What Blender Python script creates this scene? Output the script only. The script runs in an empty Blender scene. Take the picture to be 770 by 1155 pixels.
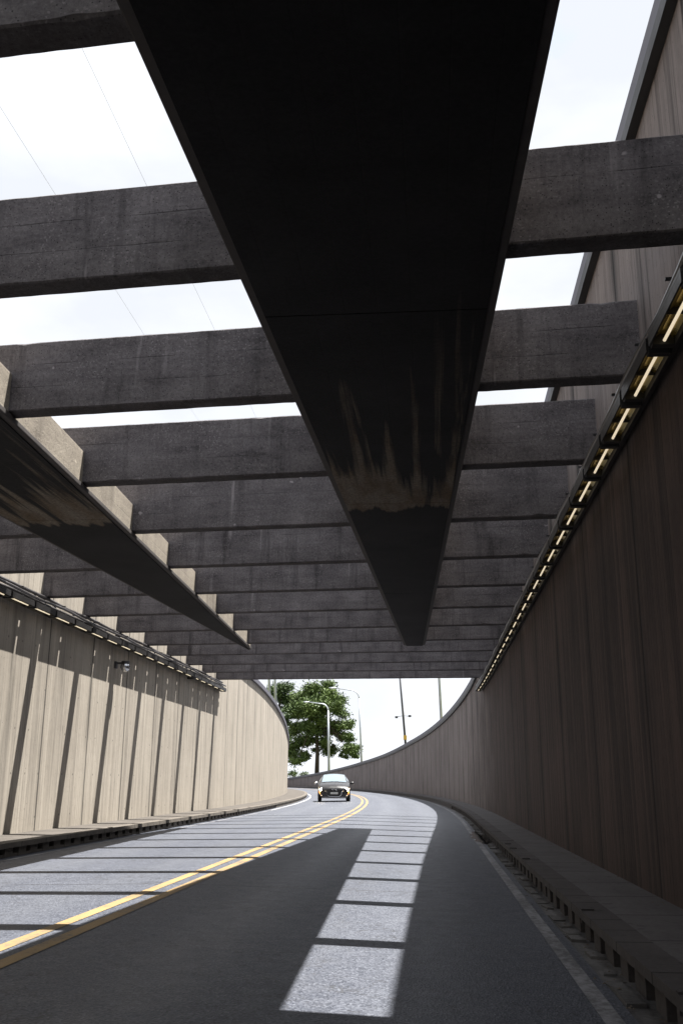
import bpy, bmesh, math, random
from mathutils import Vector, Matrix
random.seed(11)
S = bpy.context.scene
COL = S.collection
R_ = math.radians

# ------------------------------------------------------------------ layout
RAD, S0 = 395.0, 28.0          # the bend to the left starts here
CAMZ = 1.07
XR, XL = 1.88, -7.42           # inner faces of the two retaining walls
KR, KL = 1.14, -6.42           # kerb faces
XC = -2.73                     # crown of the road

def P(s, off, z):
    if s <= S0:
        return Vector((off, s, z))
    a = (s - S0) / RAD
    return Vector((-RAD + (RAD + off) * math.cos(a), S0 + (RAD + off) * math.sin(a), z))

def roadz(off):
    return -0.02 * abs(off - XC)

def interp(tab, s):
    if s <= tab[0][0]: return tab[0][1]
    for (a, va), (b, vb) in zip(tab, tab[1:]):
        if s <= b:
            return va + (vb - va) * (s - a) / (b - a)
    return tab[-1][1]

TOPR = [(-20, 7.0), (0, 6.95), (10, 6.8), (16, 6.58), (22, 6.2), (30, 5.65), (39.7, 5.05), (48.8, 4.85), (62.8, 4.56),
        (81, 4.19), (99, 3.65), (116, 3.2), (141, 2.43), (170.6, 1.53), (230, .6)]
TOPL = [(-20, 6.7), (20, 6.2), (35, 5.45), (42, 5.27), (48, 5.2), (55, 5.05), (62, 4.85), (72, 4.5), (90, 3.8), (120, 2.6), (175, 1.2), (230, 0.6)]
topr = lambda s: interp(TOPR, s)
topl = lambda s: interp(TOPL, s)

# camera orientation (needed for placing far things at their bearing)
pitch, yaw, ROLL = .26878, .09048, -.005
Rm = Matrix.Rotation(yaw, 3, 'Z') @ Matrix.Rotation(math.pi / 2 + pitch, 3, 'X') @ Matrix.Rotation(-ROLL, 3, 'Z')
CAM = Vector((0, 0, CAMZ))
def ray(px, py, d):
    v = Rm @ Vector(((px - 385) / 1100, -(py - 577.5) / 1100, -1.0))
    return CAM + v * (d / v.y)

# ------------------------------------------------------------------ mesh builder
class MB:
    def __init__(self):
        self.v, self.f, self.uv, self.sm = [], [], [], []
    def quad(self, pts, uvs=None, smooth=False):
        i = len(self.v)
        self.v += [tuple(p) for p in pts]
        self.f.append(tuple(range(i, i + len(pts))))
        self.uv.append(uvs or [(0, 0)] * len(pts))
        self.sm.append(smooth)
    def box(self, x0, x1, y0, y1, z0, z1, fn=None):
        fn = fn or (lambda x, y, z: Vector((x, y, z)))
        c = [fn(x, y, z) for z in (z0, z1) for y in (y0, y1) for x in (x0, x1)]
        for q, uvk in (((0, 2, 3, 1), 'xy'), ((4, 5, 7, 6), 'xy'), ((0, 1, 5, 4), 'xz'), ((2, 6, 7, 3), 'xz'),
                       ((0, 4, 6, 2), 'yz'), ((1, 3, 7, 5), 'yz')):
            uv = []
            for k in q:
                x = (x0, x1)[k & 1]; y = (y0, y1)[(k >> 1) & 1]; z = (z0, z1)[k >> 2]
                uv.append({'xy': (y, x), 'xz': (x, z), 'yz': (y, z)}[uvk])
            self.quad([c[k] for k in q], uv)
    def tube(self, pts, r, n=8, r1=None, caps=True):
        pts = [Vector(p) for p in pts]
        rings = []
        for i, p in enumerate(pts):
            d = (pts[min(i + 1, len(pts) - 1)] - pts[max(i - 1, 0)]).normalized()
            a = Vector((0, 0, 1)) if abs(d.z) < .9 else Vector((1, 0, 0))
            u = d.cross(a).normalized(); w = d.cross(u)
            t = i / max(1, len(pts) - 1)
            rr = r if r1 is None else r + (r1 - r) * t
            rings.append([p + (u * math.cos(2 * math.pi * k / n) + w * math.sin(2 * math.pi * k / n)) * rr for k in range(n)])
        for i in range(len(pts) - 1):
            for k in range(n):
                k2 = (k + 1) % n
                self.quad([rings[i][k], rings[i + 1][k], rings[i + 1][k2], rings[i][k2]], None, True)
        if caps:
            self.quad(rings[0]); self.quad(rings[-1][::-1])
    def sweep(self, prof, s0, s1, ds, closed=True, caps=True, smooth=False):
        """prof(s) -> list of (off, z)"""
        n = max(1, int(round((s1 - s0) / ds)))
        ss = [s0 + (s1 - s0) * i / n for i in range(n + 1)]
        pr = [prof(s) for s in ss]
        m = len(pr[0])
        for i in range(n):
            for k in range(m if closed else m - 1):
                k2 = (k + 1) % m
                a, b, c, d = pr[i][k], pr[i][k2], pr[i + 1][k2], pr[i + 1][k]
                horiz = abs(a[1] - b[1]) < abs(a[0] - b[0])
                g = (lambda q: q[0]) if horiz else (lambda q: q[1])
                self.quad([P(ss[i], *a), P(ss[i], *b), P(ss[i + 1], *c), P(ss[i + 1], *d)],
                          [(ss[i], g(a)), (ss[i], g(b)), (ss[i + 1], g(c)), (ss[i + 1], g(d))], smooth)
        if closed and caps:
            self.quad([P(ss[0], *q) for q in pr[0]][::-1], [(q[0], q[1]) for q in pr[0]][::-1])
            self.quad([P(ss[-1], *q) for q in pr[-1]], [(q[0], q[1]) for q in pr[-1]])
    def ball(self, c, r, n=10, m=7, sc=(1, 1, 1)):
        c = Vector(c)
        g = lambda i, k: c + Vector((r * sc[0] * math.sin(math.pi * i / m) * math.cos(2 * math.pi * k / n),
                                     r * sc[1] * math.sin(math.pi * i / m) * math.sin(2 * math.pi * k / n),
                                     r * sc[2] * math.cos(math.pi * i / m)))
        for i in range(m):
            for k in range(n):
                self.quad([g(i, k), g(i + 1, k), g(i + 1, k + 1), g(i, k + 1)], None, True)
    def build(self, name, mat, parent=None, weld=True, bevel=0):
        me = bpy.data.meshes.new(name)
        me.from_pydata(self.v, [], self.f)
        ul = me.uv_layers.new(name='UVMap')
        i = 0
        for uvs in self.uv:
            for u in uvs:
                ul.data[i].uv = u; i += 1
        for p, s in zip(me.polygons, self.sm):
            p.use_smooth = s
        bm = bmesh.new(); bm.from_mesh(me)
        if weld:
            bmesh.ops.remove_doubles(bm, verts=bm.verts, dist=1e-5)
            bmesh.ops.recalc_face_normals(bm, faces=bm.faces)
        if bevel:
            bmesh.ops.bevel(bm, geom=[e for e in bm.edges if e.is_manifold and e.calc_face_angle(0) > .6], offset=bevel, segments=2, affect='EDGES', profile=.6)
        bm.to_mesh(me); bm.free()
        me.materials.append(mat)
        o = bpy.data.objects.new(name, me)
        COL.objects.link(o)
        if parent: o.parent = parent
        return o

def tag(o, label=None, cat=None, group=None, kind=None):
    if label: o['label'] = label
    if cat: o['category'] = cat
    if group: o['group'] = group
    if kind: o['kind'] = kind
    return o
def empty(name, loc=(0, 0, 0), rz=0):
    o = bpy.data.objects.new(name, None)
    o.location = loc; o.rotation_euler = (0, 0, rz); o.empty_display_size = .3
    COL.objects.link(o)
    return o

# ------------------------------------------------------------------ node helpers
class NT:
    def __init__(self, name):
        self.m = bpy.data.materials.new(name); self.m.use_nodes = True
        self.t = self.m.node_tree; self.t.nodes.clear()
        self.out = self.t.nodes.new('ShaderNodeOutputMaterial')
        self.b = self.t.nodes.new('ShaderNodeBsdfPrincipled')
        self.t.links.new(self.b.outputs[0], self.out.inputs[0])
    def n(self, typ, **kw):
        x = self.t.nodes.new(typ)
        for k, v in kw.items(): setattr(x, k, v)
        return x
    def set(self, sock, v):
        if hasattr(v, 'is_output'): self.t.links.new(v, sock)
        elif v is not None: sock.default_value = v
    def math(self, op, a, b=None, c=None, clamp=False):
        x = self.n('ShaderNodeMath', operation=op); x.use_clamp = clamp
        self.set(x.inputs[0], a)
        if b is not None: self.set(x.inputs[1], b)
        if c is not None: self.set(x.inputs[2], c)
        return x.outputs[0]
    def uv(self):
        x = self.n('ShaderNodeUVMap'); return x.outputs[0]
    def obj(self):
        return self.n('ShaderNodeTexCoord').outputs['Object']
    def map(self, v, scale=(1, 1, 1), loc=(0, 0, 0), rot=(0, 0, 0)):
        x = self.n('ShaderNodeMapping'); self.set(x.inputs[0], v)
        x.inputs['Scale'].default_value = scale; x.inputs['Location'].default_value = loc; x.inputs['Rotation'].default_value = rot
        return x.outputs[0]
    def noise(self, v, scale=1, detail=4, rough=.55, dist=0):
        x = self.n('ShaderNodeTexNoise'); self.set(x.inputs['Vector'], v)
        x.inputs['Scale'].default_value = scale; x.inputs['Detail'].default_value = detail
        x.inputs['Roughness'].default_value = rough; x.inputs['Distortion'].default_value = dist
        return x.outputs[0]
    def ramp(self, v, a, b, ca=0., cb=1.):
        x = self.n('ShaderNodeMapRange'); x.clamp = True
        self.set(x.inputs[0], v); x.inputs[1].default_value = a; x.inputs[2].default_value = b
        x.inputs[3].default_value = ca; x.inputs[4].default_value = cb
        return x.outputs[0]
    def mix(self, f, a, b, mode='MIX'):
        x = self.n('ShaderNodeMix', data_type='RGBA', blend_type=mode)
        self.set(x.inputs[0], f)
        for s, v in ((x.inputs[6], a), (x.inputs[7], b)):
            if isinstance(v, tuple) and len(v) == 3: v = (*v, 1)
            self.set(s, v)
        return x.outputs[2]
    def sep(self, v):
        x = self.n('ShaderNodeSeparateXYZ'); self.set(x.inputs[0], v); return x.outputs
    def comb(self, a, b, c=0.):
        x = self.n('ShaderNodeCombineXYZ')
        for s, v in zip(x.inputs, (a, b, c)): self.set(s, v)
        return x.outputs[0]
    def white(self, v):
        x = self.n('ShaderNodeTexWhiteNoise', noise_dimensions='1D'); self.set(x.inputs['W'], v); return x.outputs[0]
    def bump(self, h, strength=.3, dist=.02):
        x = self.n('ShaderNodeBump'); x.inputs['Strength'].default_value = strength; x.inputs['Distance'].default_value = dist
        self.set(x.inputs['Height'], h); self.set(self.b.inputs['Normal'], x.outputs[0])
    def fin(self, col=None, rough=None, metal=None, spec=None):
        if isinstance(col, tuple) and len(col) == 3: col = (*col, 1)
        self.set(self.b.inputs['Base Color'], col); self.set(self.b.inputs['Roughness'], rough)
        self.set(self.b.inputs['Metallic'], metal); self.set(self.b.inputs['Specular IOR Level'], spec)
        return self.m

def plain(name, col, rough=.6, metal=0, var=.25, scale=6, emit=None, estr=0):
    k = NT(name)
    if var:
        n = k.noise(k.obj(), scale, 5, .6)
        c = k.mix(k.ramp(n, .3, .7), tuple(x * (1 - var) for x in col), tuple(min(1, x * (1 + var)) for x in col))
        k.fin(c, k.ramp(n, .3, .7, max(.02, rough - .08), min(1, rough + .08)), metal)
    else:
        k.fin(col, rough, metal)
    if emit:
        k.b.inputs['Emission Color'].default_value = (*emit, 1); k.b.inputs['Emission Strength'].default_value = estr
    return k.m

def wall_mat(name, light, dark, stain, streak_amt, joint, seed=0., holes=True, sky_tone=None, gr=.62):
    """board marked in-situ concrete; UV u runs along the wall, v is height"""
    k = NT(name)
    u, v, _ = k.sep(k.uv())
    u = k.math('ADD', u, seed + 400.)
    wob = k.math('MULTIPLY', k.math('SUBTRACT', k.noise(k.comb(k.math('MULTIPLY', u, .4), k.math('MULTIPLY', v, .5), 3.), 1.3, 2), .5), .05)
    ub = k.math('DIVIDE', k.math('ADD', u, wob), .105)
    cell = k.math('FLOOR', ub)
    fr = k.math('FRACT', ub)
    edge = k.math('ABSOLUTE', k.math('SUBTRACT', fr, .5))
    brk = k.ramp(k.noise(k.comb(k.math('MULTIPLY', u, 9.), k.math('MULTIPLY', v, .8), 1.), 1., 3), .4, .62)
    groove = k.math('MULTIPLY', k.ramp(edge, .40, .5), brk)
    rnd = k.white(cell)
    grain = k.noise(k.comb(k.math('MULTIPLY', u, 55.), k.math('MULTIPLY', v, 1.4), 7.), 1., 5, .65)
    blot = k.noise(k.comb(u, v, 11.), .55, 6, .6)
    fine = k.noise(k.comb(u, v, 2.), 9., 6, .7)
    f = k.math('MULTIPLY', k.math('ADD', k.math('ADD', k.math('MULTIPLY', blot, .9), k.math('MULTIPLY', rnd, .30)),
                                  k.math('ADD', k.math('MULTIPLY', k.math('ADD', k.math('MULTIPLY', k.math('SUBTRACT', grain, .5), gr / .62), .5), .62), k.math('MULTIPLY', fine, .42))), .52)
    col = k.mix(k.ramp(f, .36, .72), dark, light)
    if sky_tone:           # paler up high and past the cover: skylight painted into the colour
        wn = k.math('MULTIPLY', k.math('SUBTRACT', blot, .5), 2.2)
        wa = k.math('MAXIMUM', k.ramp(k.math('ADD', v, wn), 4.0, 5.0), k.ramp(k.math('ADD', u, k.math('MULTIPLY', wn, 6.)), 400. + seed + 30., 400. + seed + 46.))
        wc = k.mix(k.ramp(f, .36, .72), sky_tone[1], sky_tone[0])
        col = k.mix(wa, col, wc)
    # dirt streaks running down
    st = k.noise(k.comb(k.math('MULTIPLY', u, 2.6), k.math('MULTIPLY', v, .11), 5.), 1., 5, .68)
    col = k.mix(k.math('MULTIPLY', k.ramp(st, .52, .74), streak_amt), col, stain)
    st2 = k.noise(k.comb(k.math('MULTIPLY', u, 11.), k.math('MULTIPLY', v, .35), 9.), 1., 4, .6)
    col = k.mix(k.math('MULTIPLY', k.ramp(st2, .6, .76), streak_amt * .75), col, stain)
    tick = k.noise(k.comb(k.math('MULTIPLY', u, 30.), k.math('MULTIPLY', v, 2.6), 13.), 1., 3, .6)
    col = k.mix(k.math('MULTIPLY', k.ramp(tick, .64, .72), streak_amt * .8), col, stain)
    pit = k.noise(k.comb(u, v, 17.), 21., 2, .5)
    col = k.mix(k.math('MULTIPLY', k.ramp(pit, .68, .74), .6), col, stain)
    # pale lime runs
    li = k.noise(k.comb(k.math('MULTIPLY', u, 3.1), k.math('MULTIPLY', v, .2), 25.), 1., 4, .6)
    col = k.mix(k.math('MULTIPLY', k.ramp(li, .68, .8), .35), col, tuple(min(.8, x * 1.35) for x in light))
    col = k.mix(k.math('MULTIPLY', groove, .5), col, tuple(x * .3 for x in dark))
    # pour joints
    ju = k.math('DIVIDE', k.math('ADD', u, k.math('MULTIPLY', wob, .35)), joint)
    jd = k.math('MULTIPLY', k.math('ABSOLUTE', k.math('SUBTRACT', k.math('FRACT', ju), .5)), joint)
    jl = k.ramp(jd, .014, .036, 1., 0.)
    jw = k.math('MULTIPLY', k.ramp(jd, .01, .13 + .2 * (sky_tone is not None), 1., 0.), k.ramp(k.noise(k.comb(k.math('MULTIPLY', u, 4.), k.math('MULTIPLY', v, .6), 1.), 1., 4), .42, .66))
    col = k.mix(k.math('MULTIPLY', jl, .8), col, tuple(x * .25 for x in stain))
    col = k.mix(k.math('MULTIPLY', jw, .6 + .2 * (sky_tone is not None)), col, tuple(x * .6 for x in stain))
    if holes:
        hu = k.math('SUBTRACT', k.math('FRACT', k.math('DIVIDE', u, .62)), .5)
        hv = k.math('SUBTRACT', k.math('FRACT', k.math('DIVIDE', v, .78)), .5)
        hd = k.math('SQRT', k.math('ADD', k.math('POWER', k.math('MULTIPLY', hu, .62), 2.), k.math('POWER', k.math('MULTIPLY', hv, .78), 2.)))
        hon = k.math('GREATER_THAN', k.noise(k.comb(k.math('FLOOR', k.math('DIVIDE', u, .62)), k.math('FLOOR', k.math('DIVIDE', v, .78)), .3), 1.7, 1), .47)
        col = k.mix(k.math('MULTIPLY', k.math('MULTIPLY', k.ramp(hd, .014, .026, 1., 0.), hon), .75), col, tuple(x * .25 for x in dark))
    h = k.math('ADD', k.math('MULTIPLY', grain, .35), k.math('SUBTRACT', k.math('MULTIPLY', rnd, .5), k.math('MULTIPLY', k.math('MAXIMUM', groove, jl), 1.)))
    h = k.math('ADD', h, k.math('MULTIPLY', fine, .4))
    k.bump(h, .55, .012)
    return k.fin(col, .88, 0, .3)

def beam_mat(name, light, dark):
    k = NT(name)
    x, y, z = k.sep(k.obj())
    rnd = k.n('ShaderNodeObjectInfo').outputs['Random']
    xx = k.math('ADD', x, k.math('MULTIPLY', rnd, 60.))
    p = k.comb(xx, y, z)
    blot = k.noise(k.comb(xx, y, k.math('MULTIPLY', z, 1.6)), 1.3, 8, .7)
    fine = k.noise(p, 30., 6, .8)
    hor = k.noise(k.comb(k.math('MULTIPLY', xx, 1.2), y, k.math('MULTIPLY', z, 9.)), 1., 6, .65)
    f = k.math('ADD', k.math('MULTIPLY', blot, .52), k.math('ADD', k.math('MULTIPLY', fine, .48), k.math('MULTIPLY', hor, .22)))
    col = k.mix(k.ramp(f, .44, .78), dark, light)
    vor = k.n('ShaderNodeTexVoronoi'); k.set(vor.inputs['Vector'], p); vor.inputs['Scale'].default_value = 85.
    cell = k.sep(vor.outputs['Color'])[0]
    dens = k.ramp(k.noise(p, 2.4, 4, .6), .4, .65)
    col = k.mix(k.math('MULTIPLY', k.ramp(cell, .91, .95, 0., .34), dens), col, tuple(min(.6, q * 1.9) for q in light))
    col = k.mix(k.math('MULTIPLY', k.ramp(cell, .10, .07, 0., .85), k.ramp(vor.outputs['Distance'], .5, .25)), col, tuple(q * .25 for q in dark))
    # water runs from the top edge, each beam its own amount
    run = k.noise(k.comb(k.math('MULTIPLY', xx, 4.2), y, k.math('MULTIPLY', z, .35)), 1., 6, .7)
    amt = k.math('ADD', .35, k.math('MULTIPLY', rnd, .5))
    col = k.mix(k.math('MULTIPLY', k.ramp(run, .52, .68), amt), col, tuple(q * .45 for q in dark))
    lime = k.noise(k.comb(k.math('MULTIPLY', xx, 6.), y, k.math('MULTIPLY', z, .5)), 1., 4, .6)
    col = k.mix(k.math('MULTIPLY', k.ramp(lime, .64, .74), .45), col, tuple(min(.6, q * 1.7) for q in light))
    # chips and patched spots
    pale = k.noise(k.comb(k.math('MULTIPLY', xx, 3.), y, k.math('MULTIPLY', z, 3.4)), 1.7, 2, .5)
    col = k.mix(k.ramp(pale, .74, .77, 0., .6), col, tuple(min(.6, q * 2.) for q in light))
    # board marks
    zz = k.math('ADD', z, k.math('MULTIPLY', k.math('SUBTRACT', blot, .5), .04))
    line = k.math('ABSOLUTE', k.math('SUBTRACT', k.math('FRACT', k.math('DIVIDE', zz, .236)), .5))
    gl = k.math('MULTIPLY', k.ramp(line, .475, .497), k.ramp(k.noise(k.comb(k.math('MULTIPLY', xx, 1.3), 0., k.math('MULTIPLY', z, 5.)), 1., 3), .47, .6))
    col = k.mix(k.math('MULTIPLY', gl, .5), col, tuple(q * .35 for q in dark))
    nz = k.sep(k.n('ShaderNodeTexCoord').outputs['Normal'])[2]      # shade painted on the undersides, picked by the normal
    under_shade = k.math('MULTIPLY', k.ramp(nz, -.5, -.9), k.ramp(k.math('ADD', blot, k.math('MULTIPLY', fine, .3)), .35, .75, .9, .55))
    col = k.mix(under_shade, col, (.022, .018, .017))
    k.bump(k.math('ADD', fine, k.math('SUBTRACT', k.math('MULTIPLY', hor, .4), k.math('MULTIPLY', gl, .5))), .8, .014)
    return k.fin(col, .92, 0, .25)

def soffit_mat(name, yend, seed):
    """sooty black soffit; lime and rust have run towards the joint at yend"""
    k = NT(name)
    x, y, z = k.sep(k.obj())
    xs = k.math('ADD', x, seed)
    yy = k.math('ADD', y, k.math('MULTIPLY', k.math('SUBTRACT', k.noise(k.comb(k.math('MULTIPLY', xs, 2.2), 0., 0.), 1.3, 4, .6), .5), .9))
    a = k.noise(k.comb(k.math('MULTIPLY', xs, 5.), k.math('MULTIPLY', y, .16), 1.), 1., 4, .6, .5)
    a2 = k.noise(k.comb(k.math('MULTIPLY', xs, 13.), k.math('MULTIPLY', y, .5), 4.), 1., 4, .6)
    near = k.math('MULTIPLY', k.ramp(yy, yend - 5.6, yend + .1), k.ramp(yy, yend + .35, yend + .1))
    b = k.math('ADD', k.math('MULTIPLY', a, .72), k.math('ADD', k.math('MULTIPLY', a2, .16), k.math('MULTIPLY', near, .17)))
    b = k.math('ADD', b, k.math('MULTIPLY', k.ramp(yy, yend - 1.6, yend - .1), .09))
    mask = k.math('MULTIPLY', k.ramp(b, .575, .66), k.ramp(near, 0., .35))
    cloud = k.noise(k.comb(xs, y, 8.), .9, 6, .65)
    fine = k.noise(k.comb(xs, y, 5.), 26., 5, .75)
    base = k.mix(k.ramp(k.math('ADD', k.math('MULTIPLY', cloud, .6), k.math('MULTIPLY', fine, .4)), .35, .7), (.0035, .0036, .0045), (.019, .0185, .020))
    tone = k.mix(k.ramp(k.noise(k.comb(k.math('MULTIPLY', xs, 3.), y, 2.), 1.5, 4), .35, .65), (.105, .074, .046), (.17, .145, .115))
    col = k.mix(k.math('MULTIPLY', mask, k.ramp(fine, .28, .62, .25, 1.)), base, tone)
    bl = k.math('ABSOLUTE', k.math('SUBTRACT', k.math('FRACT', k.math('DIVIDE', x, .24)), .5))
    col = k.mix(k.math('MULTIPLY', k.ramp(bl, .47, .495), .15), col, (.003, .003, .003))
    k.bump(k.math('SUBTRACT', k.math('ADD', fine, k.math('MULTIPLY', mask, .6)), k.math('MULTIPLY', k.ramp(bl, .47, .495), .25)), .4, .008)
    return k.fin(col, .85, 0, .15)

def asphalt_mat():
    k = NT('asphalt')
    u, v, _ = k.sep(k.uv())
    p = k.comb(u, v, 0.)
    g1 = k.noise(p, 60., 2, .6)
    vor = k.n('ShaderNodeTexVoronoi'); k.set(vor.inputs['Vector'], p); vor.inputs['Scale'].default_value = 78.
    cellc = k.sep(vor.outputs['Color'])[0]
    big = k.noise(k.comb(k.math('MULTIPLY', u, .25), v, 2.), .9, 6, .6)
    mid = k.noise(p, 5., 5, .65)
    # tyre tracks, polished paler along both lanes
    def track(c, w):
        return k.ramp(k.math('ABSOLUTE', k.math('SUBTRACT', k.math('ADD', v, k.math('MULTIPLY', k.math('SUBTRACT', big, .5), .3)), c)), w * .2, w, 1., 0.)
    tr = k.math('MAXIMUM', k.math('MAXIMUM', track(-.05, .45), track(-1.6, .45)), k.math('MAXIMUM', track(-3.5, .45), track(-5.0, .45)))
    f = k.math('ADD', k.math('MULTIPLY', cellc, .46), k.math('ADD', k.math('MULTIPLY', big, .38), k.math('MULTIPLY', mid, .38)))
    col = k.mix(k.ramp(f, .25, .85), (.017, .021, .034), (.080, .087, .107))
    col = k.mix(k.math('MULTIPLY', tr, .4), col, (.082, .088, .104))
    col = k.mix(k.ramp(cellc, .80, .96, 0., .38), col, (.15, .16, .19))
    col = k.mix(k.ramp(cellc, .26, .10, 0., .4), col, (.012, .014, .02))
    for ju in (10.9, 24.3):
        jt = k.ramp(k.math('ABSOLUTE', k.math('SUBTRACT', k.math('ADD', u, k.math('MULTIPLY', k.math('SUBTRACT', mid, .5), .10)), ju)), .012, .03, 1., 0.)
        col = k.mix(k.math('MULTIPLY', jt, .75), col, (.012, .012, .015))
    # oily centre of lanes
    oil = k.math('MULTIPLY', k.ramp(k.math('ABSOLUTE', k.math('ADD', v, .85)), 0., .35, 1., 0.), k.ramp(mid, .4, .7))
    col = k.mix(k.math('MULTIPLY', oil, .35), col, (.03, .03, .032))
    cr = k.noise(k.comb(k.math('MULTIPLY', u, .55), k.math('MULTIPLY', v, .5), 8.), 1.2, 5, .6)
    crack = k.ramp(k.math('ABSOLUTE', k.math('SUBTRACT', cr, .5)), .0015, .004, 1., 0.)
    col = k.mix(k.math('MULTIPLY', crack, .6), col, (.02, .02, .022))
    k.bump(k.math('ADD', k.math('MULTIPLY', vor.outputs['Distance'], 1.), k.math('MULTIPLY', g1, .5)), .5, .008)
    return k.fin(col, k.math('SUBTRACT', k.ramp(mid, .3, .7, .50, .64), k.math('MULTIPLY', tr, .06)), 0, .42)

def paint_mat(name, colr, wear):
    k = NT(name)
    u, v, _ = k.sep(k.uv())
    p = k.comb(u, v, 0.)
    n = k.noise(p, 16., 6, .75); m = k.noise(k.comb(k.math('MULTIPLY', u, .4), v, 4.), 3., 4, .6)
    w = k.ramp(k.math('ADD', k.math('MULTIPLY', n, .6), k.math('MULTIPLY', m, .4)), wear, wear + .14)
    vor = k.n('ShaderNodeTexVoronoi'); k.set(vor.inputs['Vector'], p); vor.inputs['Scale'].default_value = 55.
    c = k.mix(k.ramp(m, .3, .7), tuple(x * .75 for x in colr), colr)
    col = k.mix(w, (.07, .07, .075), c)
    k.bump(k.math('ADD', k.math('MULTIPLY', vor.outputs['Distance'], .6), n), .4, .006)
    return k.fin(col, .62, 0, .4)

def ground_conc(name, light, dark, joint=1.2):
    k = NT(name)
    u, v, _ = k.sep(k.uv())
    p = k.comb(u, v, 0.)
    a = k.noise(p, 1.3, 6, .65); b = k.noise(p, 24., 5, .7)
    col = k.mix(k.ramp(k.math('ADD', k.math('MULTIPLY', a, .6), k.math('MULTIPLY', b, .4)), .35, .68), dark, light)
    j = k.math('MULTIPLY', k.math('ABSOLUTE', k.math('SUBTRACT', k.math('FRACT', k.math('DIVIDE', u, joint)), .5)), joint)
    jl = k.ramp(j, .008, .02, 1., 0.)
    col = k.mix(k.math('MULTIPLY', jl, .8), col, tuple(x * .25 for x in dark))
    spots = k.noise(p, 7., 3, .5)
    col = k.mix(k.ramp(spots, .63, .72, 0., .6), col, tuple(x * .4 for x in dark))
    k.bump(k.math('SUBTRACT', b, jl), .5, .012)
    return k.fin(col, .85, 0, .3)

def leaf_mat(name, a, b):
    k = NT(name)
    n = k.noise(k.obj(), .35, 3, .6); n2 = k.noise(k.obj(), 3.5, 2)
    col = k.mix(k.ramp(k.math('ADD', k.math('MULTIPLY', n, .6), k.math('MULTIPLY', n2, .4)), .38, .64), a, b)
    return k.fin(col, .6, 0, .3)

M = {}
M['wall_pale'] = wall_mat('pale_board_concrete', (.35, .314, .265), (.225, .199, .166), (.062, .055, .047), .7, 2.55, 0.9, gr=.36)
M['wall_dark'] = wall_mat('shade_toned_brown_concrete', (.074, .049, .041), (.011, .0078, .0072), (.005, .004, .0038), .92, 2.9, 7.3, False, ((.20, .174, .166), (.105, .088, .084)))  # dark covered part and pale open part carry shade and skylight as colour
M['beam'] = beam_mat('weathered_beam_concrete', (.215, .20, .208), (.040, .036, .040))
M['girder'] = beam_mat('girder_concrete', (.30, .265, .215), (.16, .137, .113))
M['rim'] = plain('sooty_edge_concrete', (.035, .029, .027), .85, 0, .4, 9)
M['asphalt'] = asphalt_mat()
M['yellow'] = paint_mat('yellow_road_paint', (.275, .185, .08), .36)
M['white'] = paint_mat('white_road_paint', (.5, .5, .49), .36)
M['greywhite'] = paint_mat('worn_white_road_paint', (.27, .27, .285), .42)
M['pavement'] = ground_conc('pavement_concrete', (.120, .112, .114), (.060, .055, .057))
M['pavement_l'] = ground_conc('left_pavement_concrete', (.095, .084, .073), (.045, .039, .034))
M['kerb'] = ground_conc('kerb_concrete', (.085, .077, .076), (.038, .034, .034), 1.0)
M['kerb_l'] = ground_conc('left_kerb_concrete', (.15, .132, .112), (.07, .061, .052), 1.0)
M['gutter'] = ground_conc('gutter_stone', (.17, .165, .162), (.035, .032, .032), 6.0)
M['hollow'] = plain('drain_hollow', (.012, .011, .010), .9, 0, .3)
M['coping'] = plain('blue_grey_coping', (.062, .060, .080), .6, 0, .3, 3)
M['coping_rim'] = plain('black_coping_flashing', (.012, .012, .014), .6, 0, .3, 3)
M['housing'] = plain('black_lamp_housing', (.012, .011, .011), .5, 0, .3)
M['pipe'] = plain('grey_conduit', (.085, .08, .082), .38, .5, .3)
M['amber'] = plain('amber_reflector', (.30, .22, .06), .3, .85, .35, 5)
M['tube'] = plain('lamp_tube', (.75, .68, .52), .4, 0, 0, emit=(1., .84, .60), estr=.20)
M['galv'] = plain('galvanised_steel', (.42, .45, .48), .45, .6, .12)
M['darksteel'] = plain('dark_steel', (.06, .06, .065), .5, .4, .2)
M['yellowbox'] = plain('yellow_box', (.55, .34, .04), .55, 0, .15)
M['glass_pale'] = plain('lamp_glass', (.75, .77, .78), .25, 0, 0)
M['bark'] = plain('bark', (.05, .038, .028), .9, 0, .4, 2)
M['leaf'] = leaf_mat('pine_needles', (.026, .052, .013), (.115, .165, .042))
M['leaf2'] = leaf_mat('dark_needles', (.018, .04, .012), (.07, .11, .03))
M['leaf3'] = leaf_mat('shrub_leaves', (.03, .06, .015), (.10, .14, .04))
def grass_mat():
    k = NT('dry_grass'); n = k.noise(k.obj(), .25, 8, .7)
    return k.fin(k.mix(k.ramp(n, .35, .65), (.06, .075, .025), (.12, .11, .05)), .95, 0, .2)
M['grass'] = grass_mat()
M['wire'] = plain('cable_grey', (.3, .3, .31), .6, 0, 0)

# ------------------------------------------------------------------ the setting
g = MB()
g.quad([(-3000, -3000, -.6), (3000, -3000, -.6), (3000, 3000, -.6), (-3000, 3000, -.6)])
tag(g.build('ground', M['grass']), kind='structure')
for nm, side in (('bank', 1), ('bank', -1)):
    b = MB()
    if side > 0: pf = lambda s: [(XR + .42, topr(s) - .35), (9, topr(s) - .3), (30, topr(s) - .3), (70, topr(s) * .6 - .3), (110, -.62)]
    else: pf = lambda s: [(XL - .72, topl(s) - .35), (-14, topl(s) - .3), (-35, topl(s) - .3), (-75, topl(s) * .6 - .3), (-115, -.62)]
    b.sweep(pf, -20, 232, 4, closed=False)
    tag(b.build(nm, M['grass']), kind='structure')

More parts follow.
